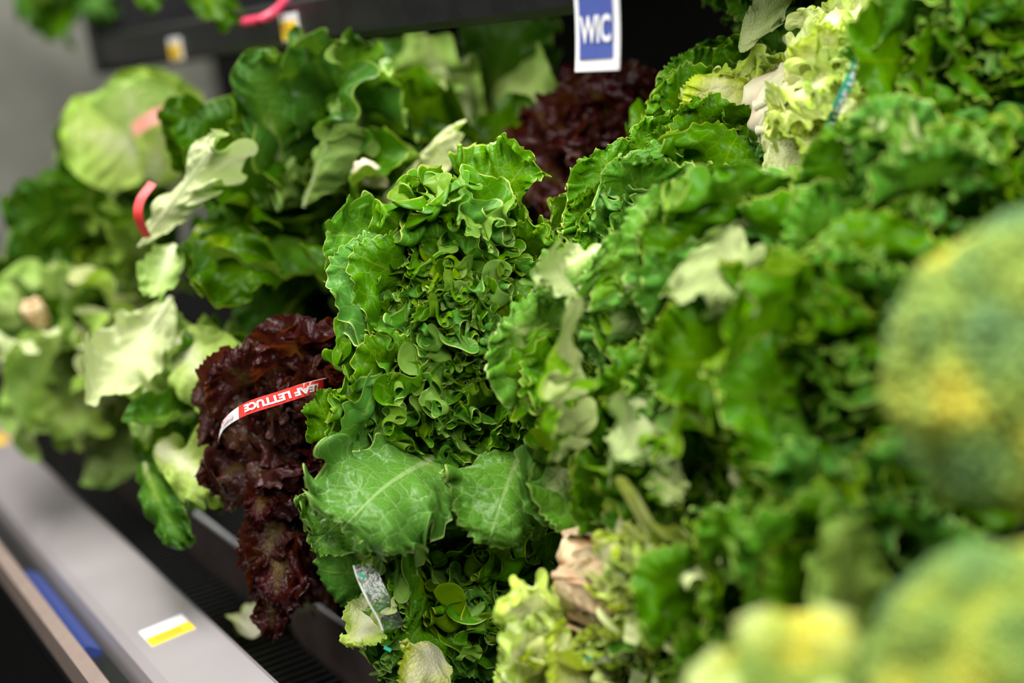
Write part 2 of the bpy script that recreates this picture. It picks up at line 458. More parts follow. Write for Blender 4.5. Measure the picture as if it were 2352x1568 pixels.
FR_PALE = {k: variant(v, PALE) for k, v in FRILL.items()}
FR_GREY = {k: variant(v, GREY) for k, v in FRILL.items()}
FR_RED = {k: variant(v, RED) for k, v in FRILL.items()}
ROMP = variant(ROML, ROMPALE)
STUBM = leaf_material('browned_leaf_base', [(0.0, (0.66, 0.56, 0.36)), (0.5, (0.60, 0.50, 0.28)), (1.0, (0.42, 0.24, 0.09))], (0.62, 0.51, 0.31), (0.30, 0.13, 0.04), (0.45, 0.25, 0.10),
                      vein_amt=0.5, under_amt=0.6, rim_w=0.93, trans=0.1, spec=0.2, blot=(0.40, 0.20, 0.07), cell=30.0, val=0.85)
STUBW = leaf_material('pale_leaf_base', [(0.0, (0.72, 0.70, 0.50)), (0.6, (0.70, 0.72, 0.40)), (1.0, (0.56, 0.64, 0.18))], (0.72, 0.72, 0.48), (0.60, 0.62, 0.2), (0.74, 0.74, 0.52),
                      vein_amt=0.4, under_amt=0.6, trans=0.15, spec=0.2, cell=30.0, val=0.85)
STUBS = [make_leaf('stub', 500 + i, STUBM, L=0.055 + 0.01 * i, W=0.040, lam=0.016, om1=0.8, om2=0.6, v0=0.5, tooth=0.004, bend=(-0.25, 0.1, 0.25), curl=0.5, cup=9.0, cols=90, rows=9, ob=0.1, lobe=0.18, rib=0.004) for i in range(3)]
STUBSW = variant(STUBS, STUBW)
BROADG = variant(BROAD, GREY)
BROADP = variant(BROAD, PALE)
BROADR = variant(BROAD, RED)
BROADY = variant(BROAD, YOUNG)


def basis(y, z):
    y = y.normalized(); x = y.cross(z).normalized(); z = x.cross(y)
    return Matrix((x, y, z)).transposed()


def put_leaf(head, lf, base, ydir, zdir, scale=1.0, mirror=False, name='leaf', sx=1.0):
    o = bpy.data.objects.new(name, lf.mesh)
    COL.objects.link(o)
    o.parent = head
    m = basis(ydir, zdir).to_4x4() @ Matrix.Diagonal((scale * sx * (-1 if mirror else 1), scale, scale, 1))
    m.translation = base
    setw(o, m)
    return o


def span_leaf(head, lf, base, tip, face, sx=1.0, mirror=False, name='leaf'):
    """leaf whose chord runs from base to tip, upper side turned towards face"""
    ch = lf.tip
    s = (tip - base).length / ch.length
    B = basis(ch, Vector((0, 0, 1)))                # local chord frame
    T = basis(tip - base, face)
    m = (T @ B.inverted()).to_4x4() @ Matrix.Diagonal((s * sx * (-1 if mirror else 1), s, s, 1))
    m.translation = base
    o = bpy.data.objects.new(name, lf.mesh)
    COL.objects.link(o); o.parent = head
    setw(o, m)
    return o


def butt_mesh(seed, r=0.022, h=0.03):
    rng = np.random.default_rng(seed)
    prof = [(0.0, -h * 0.10), (r * 0.55, -h * 0.14), (r * 0.9, -h * 0.04), (r * 1.0, h * 0.15), (r * 1.05, h * 0.6), (r * 0.9, h * 1.3), (r * 0.4, h * 2.0), (0, h * 2.2)]
    n = 64
    lob = 1 + 0.13 * snoise(rng, np.linspace(0, 1, n + 1), 0.09)[:n] + 0.08 * snoise(rng, np.linspace(0, 1, n + 1), 0.05)[:n]
    v, f = [], []
    for j, (pr, pz) in enumerate(prof):
        for i in range(n):
            a = 2 * math.pi * i / n
            k = lob[(i + 2 * j) % n] if 0 < j < 7 else 1
            v.append((pr * k * math.cos(a), pr * k * math.sin(a), pz + 0.002 * math.sin(5 * a + j)))
    for j in range(len(prof) - 1):
        for i in range(n):
            f.append((j * n + i, j * n + (i + 1) % n, (j + 1) * n + (i + 1) % n, (j + 1) * n + i))
    return pymesh('butt', v, f, True)


BUTTS = [butt_mesh(3), butt_mesh(5)]


def add_butt(head, pos, axis, mat=None, s=1.0):
    me = BUTTS[0].copy(); me.materials.clear()
    me.materials.append(mat or BUTT)
    o = bpy.data.objects.new('butt', me); COL.objects.link(o); o.parent = head
    m = axis.to_track_quat('Z', 'Y').to_matrix().to_4x4() @ Matrix.Diagonal((s, s, s, 1))
    m.translation = pos
    setw(o, m)
    return o


def add_stubs(head, pos, axis, r, n, shapes, seed, size=1.0):
    """broken-off leaf bases wrapped round a butt"""
    rnd = random.Random(seed)
    axis = axis.normalized()
    e1 = axis.orthogonal().normalized(); e2 = axis.cross(e1)
    for i in range(n):
        az = i * 2.39996 + rnd.uniform(-0.2, 0.2)
        rad = e1 * math.cos(az) + e2 * math.sin(az)
        yd = axis + rad * rnd.uniform(0.05, 0.30)
        put_leaf(head, shapes[i % len(shapes)], pos + rad * r * rnd.uniform(0.80, 0.98) + axis * rnd.uniform(-0.006, 0.02), yd, -rad, size * rnd.uniform(0.8, 1.15), rnd.random() < 0.5, name='leaf_base')


def lettuce(name, label, top, axis, n=26, spread=48, size=1.0, shapes=None, seed=0, cat='lettuce', group=None, squash=0.0, squash_dir=None, inner=4, butt=BUTT,
            lo=0.62, tilt0=4, butt_s=1.0, powr=0.62, reach=0.19, roll=30):
    """loose-leaf head: leaves spring from the butt and open towards top"""
    shapes = shapes or FRILL
    rnd = random.Random(seed)
    axis = axis.normalized()
    base = top - axis * reach * size
    head = empty(name, base)
    tag(head, label, cat, group)
    ref = (squash_dir or Vector((0, 0, 1)))
    e1 = (ref - axis * ref.dot(axis)).normalized()
    e2 = axis.cross(e1)
    a0 = rnd.uniform(0, 6.28)
    for i in range(n):
        fr = (i + 0.5) / n
        az = a0 + i * 2.39996 + rnd.uniform(-0.25, 0.25)
        tilt = R_(tilt0 + (spread - tilt0) * fr ** powr) * (1 + squash * math.cos(2 * az)) + R_(rnd.uniform(-5, 5))
        radial = e1 * math.cos(az) + e2 * math.sin(az)
        yd = axis * math.cos(tilt) + radial * math.sin(tilt)
        zd = axis * math.sin(tilt) - radial * math.cos(tilt)
        zd = (Matrix.Rotation(R_(rnd.uniform(-roll, roll)), 3, yd) @ zd)
        kind = 'in' if fr < 0.25 else ('mid' if fr < 0.8 else 'out')
        if rnd.random() < 0.2: kind = rnd.choice(['in', 'mid', 'out'])
        lf = rnd.choice(shapes[kind])
        sc = size * (lo + (1 - lo) * min(1, fr * 1.6)) * rnd.uniform(0.9, 1.1)
        put_leaf(head, lf, base + radial * 0.012 * size * fr, yd, zd, sc, rnd.random() < 0.5, sx=rnd.uniform(0.85, 1.1))
    if butt is not None:
        add_butt(head, base - axis * 0.012 * size, axis, butt, size * butt_s)
    return head


# ------------------------------------------------------------------ the case
def struct(o): return tag(o, kind='structure')


struct(link('floor', box_mesh('floor', -6, 2, -3, 3, -0.05, 0.0), None, FLOORM))
struct(link('wall_back', box_mesh('wall_back', -3.6, 1.0, 1.22, 1.27, 0.0, 2.2), None, BLACK))
struct(link('wall_end', box_mesh('wall_end', -3.65, -3.6, 0.05, 1.22, 0.0, 2.2), None, GREYW))
Z = CAM_H
case = empty('display_case', (-1.5, 0.6, 0.0))
tag(case, 'black refrigerated produce case with a sloping deck under the lettuce', 'display case')


def part(name, me, mat, parent):
    o = link(name, me, parent, mat)
    setw(o, Matrix.Identity(4))
    return o


part('body', prism_x('case_body', [(0.24, 0.0), (0.24, Z - 0.70), (0.40, Z - 0.70), (1.2, Z - 0.70), (1.2, 0.0)], -3.6, 0.9), BLACK, case)
part('deck', prism_x('case_deck', [(0.50, Z - 0.699), (0.62, Z - 0.695), (1.18, Z - 0.45), (1.2, Z - 0.45), (1.2, Z - 0.699)], -3.6, 0.9), BLACK, case)
rail = part('price_rail', prism_x('case_rail', [(0.275, Z - 0.655), (0.285, Z - 0.618), (0.295, Z - 0.612), (0.372, Z - 0.606), (0.378, Z - 0.610), (0.372, Z - 0.66)], -3.6, 0.9), ALU, case)
part('trim_strip', prism_x('case_trim', [(0.222, Z - 0.625), (0.224, Z - 0.595), (0.238, Z - 0.590), (0.243, Z - 0.60), (0.241, Z - 0.64)], -3.6, 0.9), BRONZE, case)
part('rail_channel', prism_x('case_channel', [(0.24, Z - 0.69), (0.24, Z - 0.64), (0.276, Z - 0.64), (0.276, Z - 0.69)], -3.6, 0.9), BLACKM, case)
part('channel_lining', prism_x('case_lining', [(0.256, Z - 0.64), (0.252, Z - 0.628), (0.258, Z - 0.624), (0.272, Z - 0.634), (0.272, Z - 0.64)], -1.84, -1.53), DBLUE, case)
slat = box_mesh('grille_slat', -0.003, 0.003, 0.385, 0.47, Z - 0.70, Z - 0.672)
grille = empty('air_grille', (-1.2, 0.42, Z - 0.70))
tag(grille, 'black slotted air return grille between the price rail and the lettuce', 'grille')
for i in range(110):
    o = link('slat', slat, grille, BLACKM)
    setw(o, Matrix.Translation((-0.6 - 0.016 * i, 0, 0)))

ROMK = {'in': ROML, 'mid': ROML, 'out': ROML}
ROMPK = {'in': ROMP, 'mid': ROML + ROMP, 'out': ROML[:4] + ROMP}


def fresh(name, label, loc, cat='lettuce'):
    return tag(empty(name, loc), label, cat)


TOCAM = cdir(0, 0, -1)
UP = Vector((0, 0, 1))
G = 'green_leaf_lettuce'
HERO = FRILL

# ---- centre column, in focus
h = lettuce(G, 'sharply focused green leaf lettuce at the top of the centre stack', P(1030, 668, 1.33), cdir(-0.15, 0.0, -1), n=62, spread=37, lo=0.88, powr=0.55, size=0.82, seed=1, shapes=HERO, squash=-0.12, roll=50)
span_leaf(h, BROAD[1], P(1340, 560, 1.43), P(1345, 430, 1.38), TOCAM, 0.9)
h = lettuce(G, 'frilly green leaf lettuce with two broad glossy leaves drooping from it', P(1000, 935, 1.34), cdir(-0.2, 0.15, -1), n=58, spread=36, lo=0.88, powr=0.55, size=0.86, seed=2, shapes=HERO, roll=50)
span_leaf(h, BROAD[0], P(1000, 1050, 1.37), P(790, 1215, 1.27), (TOCAM + UP * 0.8), 1.1)
span_leaf(h, BROAD[2], P(1200, 1030, 1.36), P(1120, 1250, 1.28), (TOCAM + UP * 0.3), 0.95)
span_leaf(h, BROAD[3], P(880, 1130, 1.38), P(715, 1250, 1.32), (TOCAM + UP * 0.5), 0.9)
span_leaf(h, FRILL['out'][1], P(830, 1120, 1.42), P(725, 900, 1.38), TOCAM, 0.6)
span_leaf(h, FRILL['mid'][2], P(1230, 1120, 1.36), P(1330, 1120, 1.33), TOCAM, 0.9)
h = lettuce(G, 'green leaf lettuce at the bottom of the centre stack beside the plastic fence', P(1090, 1410, 1.35), cdir(-0.1, 0.15, -1), n=58, spread=38, lo=0.88, powr=0.55, size=0.88, seed=3, shapes=HERO, roll=50)
CENTRE_LOW = h
span_leaf(h, BROADP[1], P(900, 1340, 1.40), P(828, 1490, 1.36), cdir(-0.5, -0.3, -0.7), 0.8)
span_leaf(h, BROADP[2], P(1010, 1490, 1.36), P(920, 1580, 1.31), TOCAM, 0.9)

# ---- heads showing their butts
h = lettuce(G, 'green leaf lettuce with a browned cut butt beside the centre stack', P(1830, 1370, 1.17), cdir(0.92, 0.05, -0.30), n=42, spread=32, size=0.95, seed=4, shapes={'in': FRILL['in'], 'mid': FRILL['mid'], 'out': FR_PALE['mid']}, butt=BUTTB, butt_s=1.9)
for i, (u, v, d) in enumerate([(1440, 1180, 1.17), (1490, 1250, 1.15), (1500, 1330, 1.14), (1470, 1420, 1.15), (1420, 1240, 1.16), (1450, 1380, 1.15), (1530, 1290, 1.13)]):
    span_leaf(h, FR_PALE['mid'][i % 6], P(1375, 1320 + 18 * (i % 5 - 2), 1.21), P(u, v, d), (TOCAM + cdir(-0.4, -0.3, 0)), 0.9)
CAX = cdir(0.92, 0.05, -0.30)
add_stubs(h, h.location - CAX * 0.012, CAX, 0.040, 18, STUBS, 3)
h = lettuce(G, 'pale yellow-green lettuce at the bottom edge with a teal tie', P(1310, 1640, 1.20), cdir(-0.25, 0.6, -0.75), n=24, spread=36, size=0.55, seed=5, shapes=FR_PALE)
PALEHEAD = h
span_leaf(h, BROADP[1], P(1450, 1600, 1.25), P(1240, 1490, 1.20), (TOCAM + UP), 0.7)
span_leaf(h, BROADP[3], P(1440, 1590, 1.23), P(1350, 1480, 1.19), (TOCAM + UP), 0.6)
h = lettuce(G, 'lettuce with a creamy white butt and a lettered green tie', P(2190, 150, 1.33), cdir(0.9, -0.22, -0.22), n=26, spread=30, size=0.92, seed=6, shapes={'in': FR_PALE['in'], 'mid': FR_PALE['mid'], 'out': FR_PALE['mid']}, butt_s=1.9)
WHITEHEAD = h
FAX = cdir(0.9, -0.22, -0.22)
add_stubs(h, h.location - FAX * 0.010, FAX, 0.040, 16, STUBSW, 5, 1.3)
for i, (u0, v0, u, v, d, sx, fc) in enumerate([(1780, 220, 1950, 50, 1.17, 0.9, 1), (1770, 245, 2010, 180, 1.15, 0.8, -1), (1770, 275, 1960, 290, 1.14, 0.7, 1),
                                              (1760, 290, 1860, 370, 1.17, 0.6, -1), (1790, 205, 1880, 30, 1.21, 0.8, -1), (1780, 250, 1900, 240, 1.14, 0.5, 1), (1830, 190, 2100, 150, 1.15, 0.6, 1)]):
    span_leaf(h, BROADP[i % 4], P(u0, v0, 1.34), P(u, v, d + 0.09), (TOCAM + cdir(-0.2, -0.4, 0)) * fc, sx)
for i, (u, v) in enumerate([(1920, 60), (1870, 330), (1990, 250), (1840, 300)]):
    span_leaf(h, FR_PALE['mid'][i], P(1800, 250, 1.33), P(u, v, 1.24), TOCAM, 0.7)

# ---- right-hand pile
lettuce(G, 'green leaf lettuce with grey-green outer leaves, right of the centre stack', P(1500, 900, 1.20), cdir(-0.15, 0.05, -1), n=46, spread=32, size=0.9, seed=7, shapes={'in': FRILL['in'], 'mid': FRILL['mid'], 'out': FR_GREY['out']})
h = lettuce(G, 'blurred green leaf lettuce in the middle of the right-hand pile', P(1760, 760, 1.13), cdir(-0.1, 0.0, -1), n=48, spread=36, size=0.95, seed=8, shapes={'in': FRILL['in'], 'mid': FRILL['mid'], 'out': FR_GREY['out']})
span_leaf(h, BROADG[1], P(1720, 500, 1.17), P(1640, 680, 1.13), -TOCAM, 0.6)
h = lettuce(G, 'dark green leaf lettuce above the browned butt head', P(1700, 1050, 1.13), cdir(-0.1, 0.05, -1), n=44, spread=36, size=0.92, seed=9)
span_leaf(h, BROADG[0], P(1335, 680, 1.19), P(1285, 1040, 1.15), (-TOCAM + cdir(-0.5, 0, 0)), 0.42)
span_leaf(h, BROADG[2], P(1420, 560, 1.25), P(1260, 690, 1.24), (UP + TOCAM * 0.2), 0.7)
span_leaf(h, BROADG[3], P(1700, 520, 1.14), P(1630, 690, 1.08), -TOCAM, 0.6)
span_leaf(h, BROADG[1], P(1480, 900, 1.17), P(1500, 1040, 1.10), -TOCAM, 0.7)
span_leaf(h, FR_GREY['mid'][1], P(1330, 560, 1.26), P(1270, 680, 1.20), -TOCAM, 0.8)
span_leaf(h, FR_GREY['mid'][4], P(1560, 1060, 1.13), P(1510, 1130, 1.08), -TOCAM, 0.8)
span_leaf(h, BROADG[0], P(1760, 650, 1.10), P(1720, 720, 1.06), -TOCAM, 0.9)
lettuce(G, 'small green lettuce tucked between the centre stack and the right-hand pile', P(1490, 545, 1.28), cdir(-0.3, -0.2, -0.9), n=34, spread=40, size=0.72, seed=10)
lettuce(G, 'bright green leaf lettuce left of the creamy white butt', P(1690, 260, 1.38), cdir(-0.4, -0.2, -0.9), n=38, spread=42, size=0.75, seed=11, shapes={'in': FR_PALE['in'], 'mid': FRILL['mid'] + FR_PALE['mid'][:3], 'out': FRILL['out']})
lettuce(G, 'green leaf lettuce below the creamy white butt', P(1620, 430, 1.34), cdir(-0.2, 0.0, -0.9), n=32, spread=40, size=0.65, seed=12, shapes={'in': FRILL['in'], 'mid': FRILL['mid'], 'out': FR_PALE['out']})
h = lettuce(G, 'green leaf lettuce with wide loops in the upper right corner', P(2360, 140, 1.12), cdir(0.05, 0.1, -1), n=42, spread=34, size=0.80, seed=13)
h = lettuce(G, 'dark blurred lettuce between the corner head and the broccoli', P(2170, 590, 1.07), cdir(-0.1, 0.2, -1), n=40, spread=34, size=0.70, seed=14)
span_leaf(h, BROADG[3], P(2190, 330, 1.10), P(1930, 330, 1.12), (-UP + TOCAM * 0.6), 0.6)
h = lettuce(G, 'green leaf lettuce left of the large broccoli crown', P(1960, 930, 1.02), cdir(-0.2, 0.1, -1), n=36, spread=36, size=0.85, seed=15)
h = lettuce(G, 'blurred green lettuce above the yellow broccoli at the bottom', P(1800, 1470, 1.06), cdir(0.05, 0.2, -1), n=36, spread=32, size=0.66, seed=16)
h = lettuce(G, 'lettuce with one upright pale leaf between the two broccoli crowns', P(1990, 1360, 0.98), cdir(-0.1, 0.1, -1), n=30, spread=34, size=0.7, seed=17)
span_leaf(h, BROADY[2], P(1945, 1520, 0.98), P(1925, 1190, 0.96), TOCAM, 0.5)
h = lettuce(G, 'lettuce at the top edge with one pale leaf poking upward', P(1900, -60, 1.45), cdir(-0.2, -0.2, -0.9), n=24, spread=40, size=0.75, seed=18)
span_leaf(h, BROADG[1], P(1700, 120, 1.38), P(1800, -60, 1.34), -TOCAM, 0.45)

# ---- red leaf lettuce
h = lettuce('red_leaf_lettuce', 'dark red leaf lettuce with a red lettered tie', P(630, 1000, 1.415), cdir(-0.35, 0.1, -0.95), n=34, spread=38, size=0.72, seed=21, shapes=FR_RED)
REDHEAD = h
for i, (u0, v0, u, v, d) in enumerate([(640, 1080, 590, 1200, 1.44), (660, 1120, 610, 1300, 1.44), (660, 1150, 640, 1400, 1.44), (630, 1150, 560, 1320, 1.46), (680, 1150, 680, 1330, 1.46), (650, 1200, 640, 1460, 1.47)]):
    span_leaf(h, (FR_RED['out'] + BROADR)[i], P(u0, v0, 1.50), P(u, v, d), TOCAM + UP * 0.4, 0.7)
lettuce('red_leaf_lettuce', 'red leaf lettuce lying in shade under the centre stack', P(770, 1330, 1.52), cdir(-0.4, 0.2, -0.8), n=20, spread=45, size=0.6, seed=22, shapes=FR_RED)
lettuce('red_leaf_lettuce', 'purple-red leaf lettuce behind the centre stack under the blue sign', P(1390, 310, 1.58), cdir(-0.2, -0.3, -0.9), n=34, spread=46, size=0.72, seed=23, shapes=FR_RED)

# ---- romaine
RM = 'romaine_lettuce'
rk = dict(reach=0.245, lo=0.7)
h = lettuce(RM, 'large dark romaine head with a pale leaf folded across its front', P(620, 340, 1.60), cdir(-0.45, -0.35, -0.8), n=14, spread=36, size=1.00, seed=31, shapes=ROMK, **rk)
ROM_R1 = h
span_leaf(h, ROMP[0], P(325, 560, 1.60), P(525, 310, 1.53), -TOCAM + UP * -0.3, 0.5)
span_leaf(h, ROML[1], P(640, 380, 1.66), P(600, 110, 1.58), TOCAM, 0.9)
span_leaf(h, ROML[2], P(480, 430, 1.74), P(420, 220, 1.68), TOCAM, 0.8)
span_leaf(h, ROML[3], P(700, 470, 1.62), P(800, 230, 1.58), -TOCAM + cdir(0.5, 0, 0), 0.7)
span_leaf(h, ROML[5], P(450, 520, 1.66), P(590, 660, 1.54), TOCAM + UP * 0.5, 1.0)
h = lettuce(RM, 'romaine head in shade under the shelf with bright leaf edges', P(960, 190, 1.78), cdir(-0.3, -0.3, -0.8), n=12, spread=36, size=0.90, seed=32, shapes=ROMPK, **rk)
span_leaf(h, ROMP[2], P(800, 330, 1.74), P(860, 160, 1.68), -TOCAM, 0.5)
h = lettuce(RM, 'romaine head behind the centre stack with a long pale leaf', P(960, 380, 1.66), cdir(-0.2, -0.1, -0.9), n=11, spread=36, size=0.85, seed=33, shapes=ROMK, **rk)
ROM_R3 = h
span_leaf(h, ROMP[1], P(880, 500, 1.62), P(1045, 300, 1.56), -TOCAM, 0.5)
h = lettuce(RM, 'dark romaine head left of the frilly centre lettuce', P(660, 690, 1.66), cdir(-0.4, 0.05, -0.9), n=12, spread=36, size=0.95, seed=34, shapes=ROMK, **rk)
span_leaf(h, ROMP[3], P(400, 560, 1.64), P(350, 680, 1.58), TOCAM, 1.0)
h = lettuce(RM, 'dark romaine head below the pale round lettuce', P(110, 540, 1.92), cdir(-0.4, -0.2, -0.9), n=13, spread=36, size=1.05, seed=35, shapes=ROMK, **rk)
h = lettuce(RM, 'romaine head overhanging the price rail', P(90, 880, 1.86), cdir(-0.4, 0.25, -0.85), n=13, spread=36, size=0.95, seed=36, shapes=ROMPK, **rk)
ROM_R6 = h
h = lettuce(RM, 'romaine head with broad pale leaves beside the red leaf lettuce', P(420, 1010, 1.62), cdir(-0.4, 0.3, -0.85), n=11, spread=36, size=0.80, seed=37, shapes=ROMPK, **rk)
span_leaf(h, ROMP[5], P(390, 690, 1.68), P(210, 930, 1.56), -TOCAM + UP * -0.2, 0.8)
span_leaf(h, ROMP[6], P(400, 780, 1.64), P(560, 930, 1.56), TOCAM, 1.0)
span_leaf(h, ROMP[4], P(360, 1020, 1.58), P(540, 1150, 1.52), TOCAM + UP, 0.9)
span_leaf(h, ROML[6], P(330, 1060, 1.60), P(430, 1260, 1.54), TOCAM, 0.6)
span_leaf(h, ROML[7], P(450, 950, 1.62), P(290, 970, 1.55), TOCAM + UP * 0.6, 0.9)

# ---- pale round head at the far end
ROUND = [make_leaf('round_leaf', 70 + i, ROMPALE, L=0.17, W=0.19, lam=0.07, om1=0.6, om2=0.2, v0=0.3, tooth=0.0, bend=(0.4, 0.1, -0.5), curl=0.4, cup=-2.5, cols=160, rows=14, ob=0.25, lobe=0.04, rib=0.007, crinkle=0.003) for i in range(3)]
h = lettuce('butterhead_lettuce', 'pale green round lettuce at the far end with a pink band', P(250, 300, 2.05), cdir(-0.5, -0.3, -0.8), n=8, spread=50, size=1.0, seed=41, shapes={'in': ROUND, 'mid': ROUND, 'out': ROUND}, reach=0.13)
span_leaf(h, ROUND[0], P(350, 370, 2.02), P(140, 300, 1.93), TOCAM + UP * 0.5, 1.0)
span_leaf(h, ROUND[1], P(340, 350, 2.02), P(285, 185, 1.96), TOCAM + UP * 0.2, 1.0)
span_leaf(h, ROUND[2], P(350, 420, 2.00), P(390, 260, 1.94), TOCAM, 0.7)
PINKHEAD = h


# ------------------------------------------------------------------ upper shelf
shelf = fresh('shelf', 'black metal shelf running above the romaine lettuce', (-1.75, 0.69, Z - 0.02), 'shelf')
part('front_lip', prism_x('shelf_lip', [(0.690, Z - 0.020), (0.684, Z - 0.012), (0.684, Z + 0.030), (0.692, Z + 0.036), (0.700, Z + 0.030), (0.700, Z - 0.020)], -2.62, -1.02), BLACKM, shelf)
part('tray', box_mesh('shelf_tray', -2.62, -1.02, 0.700, 1.215, Z - 0.010, Z + 0.004), BLACK, shelf)
part('end_cap', box_mesh('shelf_end', -2.66, -2.62, 0.68, 1.215, Z - 0.03, Z + 0.22), BLACKM, shelf)


def text_mesh(body, size, bold=0.0):
    c = bpy.data.curves.new('lettering', 'FONT')
    c.body = body; c.size = size; c.align_x = 'LEFT'; c.offset = bold; c.resolution_u = 3
    o = bpy.data.objects.new('lettering', c); COL.objects.link(o)
    bpy.context.view_layer.update()
    me = bpy.data.meshes.new_from_object(o.evaluated_get(bpy.context.evaluated_depsgraph_get()))
    bpy.data.objects.remove(o)
    tb = bmesh.new(); tb.from_mesh(me); bmesh.ops.triangulate(tb, faces=tb.faces[:]); tb.to_mesh(me); tb.free()
    me.polygons.foreach_set('use_smooth', [False] * len(me.polygons))
    co = np.zeros(len(me.vertices) * 3); me.vertices.foreach_get('co', co); co = co.reshape(-1, 3)
    return me, co


def sheet(name, fn, nu, nv, mat, parent, thick=0.0006):
    """curved card with real thickness: fn(u, v) -> (point, normal), u, v in 0..1"""
    V, F = [], []
    for k in (0, 1):
        for j in range(nv + 1):
            for i in range(nu + 1):
                p, n = fn(i / nu, j / nv)
                V.append(p - n * thick * k)
    W_ = nu + 1; S = W_ * (nv + 1)
    for j in range(nv):
        for i in range(nu):
            a = j * W_ + i
            F.append((a, a + 1, a + W_ + 1, a + W_)); F.append((S + a + W_, S + a + W_ + 1, S + a + 1, S + a))
    rim = [j for j in range(W_)] + [j * W_ + nu for j in range(1, nv + 1)] + [nv * W_ + i for i in range(nu - 1, -1, -1)] + [j * W_ for j in range(nv - 1, 0, -1)]
    for a, b in zip(rim, rim[1:] + rim[:1]):
        F.append((b, a, S + a, S + b))
    me = pymesh(name, V, F, False)
    o = link(name, me, parent, mat)
    setw(o, Matrix.Identity(4))
    return o


# ---- hanging blue sign
def sign_fn(x0, x1, z0, z1, lift=0.0):
    def fn(u, v):
        z = z0 + (z1 - z0) * v
        t = (SIGN_TOP - z) / 0.1
        y = 0.682 - 0.012 * t * t - lift
        dy = 0.024 * t / 0.1
        n = Vector((0, -1, dy)).normalized()
        return Vector((x0 + (x1 - x0) * u, y, z)), n
    return fn


q = P(1369, 163, 0.673 / P(1369, 163, 1.0).y)
SX0, SX1, SZ0, SIGN_TOP = q.x - 0.033, q.x + 0.033, q.z, q.z + 0.086
sign = fresh('shelf_sign', 'blue and white sign reading WIC hanging from the shelf edge', (q.x, 0.68, SZ0), 'sign')
sheet('card', sign_fn(SX0, SX1, SZ0, SIGN_TOP), 2, 16, WHITE, sign, 0.001)
bp = sheet('blue_field', sign_fn(SX0 + 0.008, SX1 - 0.008, SZ0 + 0.010, SIGN_TOP - 0.012, 0.0009), 2, 16, BLUE, sign, 0.0005)
me, co = text_mesh('WIC', 0.030, 0.0009)
w = co[:, 0].max() - co[:, 0].min(); co[:, 0] -= co[:, 0].min()
fn = sign_fn(SX0, SX1, SZ0, SIGN_TOP, 0.0018)
V = []
for x, y, z in co:
    pnt, n = fn(0.5 + (x / w - 0.5) * 0.70, 0.28 + y / 0.086)
    V.append(pnt)
me.vertices.foreach_set('co', np.array(V).ravel()); me.update()
me.materials.clear()
o = link('lettering', me, bp, WHITE); setw(o, Matrix.Identity(4))

# ---- price tags


def lip_tag(u, v, w, hgt, label, d):
    c = P(u, v, d); k = 0.683 / c.y
    c = P(u, v, d * k)
    t = fresh('price_tag', label, (c.x, 0.683, c.z - hgt / 2), 'price tag')
    part('card', box_mesh('tag_card', c.x - w / 2, c.x + w / 2, 0.6805, 0.6835, c.z - hgt / 2, c.z + hgt / 2), WHITE, t)
    part('yellow_field', box_mesh('tag_yellow', c.x - w / 2 + 0.001, c.x + w * 0.5 - 0.001, 0.6798, 0.6804, c.z - hgt / 2 + 0.002, c.z + hgt * 0.22), YELLOW, t)
    for i in range(3):
        part('print_line', box_mesh('tag_print', c.x - w * 0.3, c.x + w * (0.3 - 0.1 * i), 0.6794, 0.6797, c.z - hgt * 0.35 + i * 0.006, c.z - hgt * 0.35 + i * 0.006 + 0.002), INK, t)
    return t


lip_tag(668, 62, 0.055, 0.034, 'yellow price tag on the shelf edge above the romaine', 1.9)
lip_tag(405, 112, 0.055, 0.034, 'small yellow price tag near the far end of the shelf', 2.3)

# tag lying on the sloping face of the front rail
RN = Vector((0, -0.07, 1)).normalized()


def on_rail(x, y, lift):
    zz = Z - 0.612 + (y - 0.295) / 0.077 * 0.006
    return Vector((x, y, zz)) + RN * lift


c0 = P(388, 1466, 0.331 / P(388, 1466, 1.0).y)
t = fresh('price_tag', 'white and yellow price tag on the grey front rail', (c0.x, 0.33, Z - 0.61), 'price tag')
sheet('card', lambda u, v: (on_rail(c0.x - 0.026 + 0.052 * u, 0.306 + 0.05 * v, 0.0012), RN), 1, 1, WHITE, t, 0.001)
sheet('yellow_field', lambda u, v: (on_rail(c0.x + 0.001 + 0.0245 * u, 0.3065 + 0.049 * v, 0.0017), RN), 1, 1, YELLOW, t, 0.0004)
for i in range(3):
    sheet('print_line', lambda u, v: (on_rail(c0.x + 0.006 + 0.006 * i + 0.002 * u, 0.314 + 0.030 * v, 0.0020), RN), 1, 1, INK, t, 0.0002)
c1 = P(-12, 1085, 0.335 / P(-12, 1085, 1.0).y)
t = fresh('price_tag', 'orange price tag at the far end of the front rail', (c1.x, 0.33, Z - 0.61), 'price tag')
sheet('card', lambda u, v: (on_rail(c1.x - 0.04 + 0.08 * u, 0.306 + 0.06 * v, 0.0012), RN), 1, 1, YELLOW, t, 0.001)
for i in range(2):
    sheet('print_line', lambda u, v: (on_rail(c1.x - 0.02 + 0.02 * i + 0.004 * u, 0.315 + 0.034 * v, 0.0016), RN), 1, 1, INK, t, 0.0002)

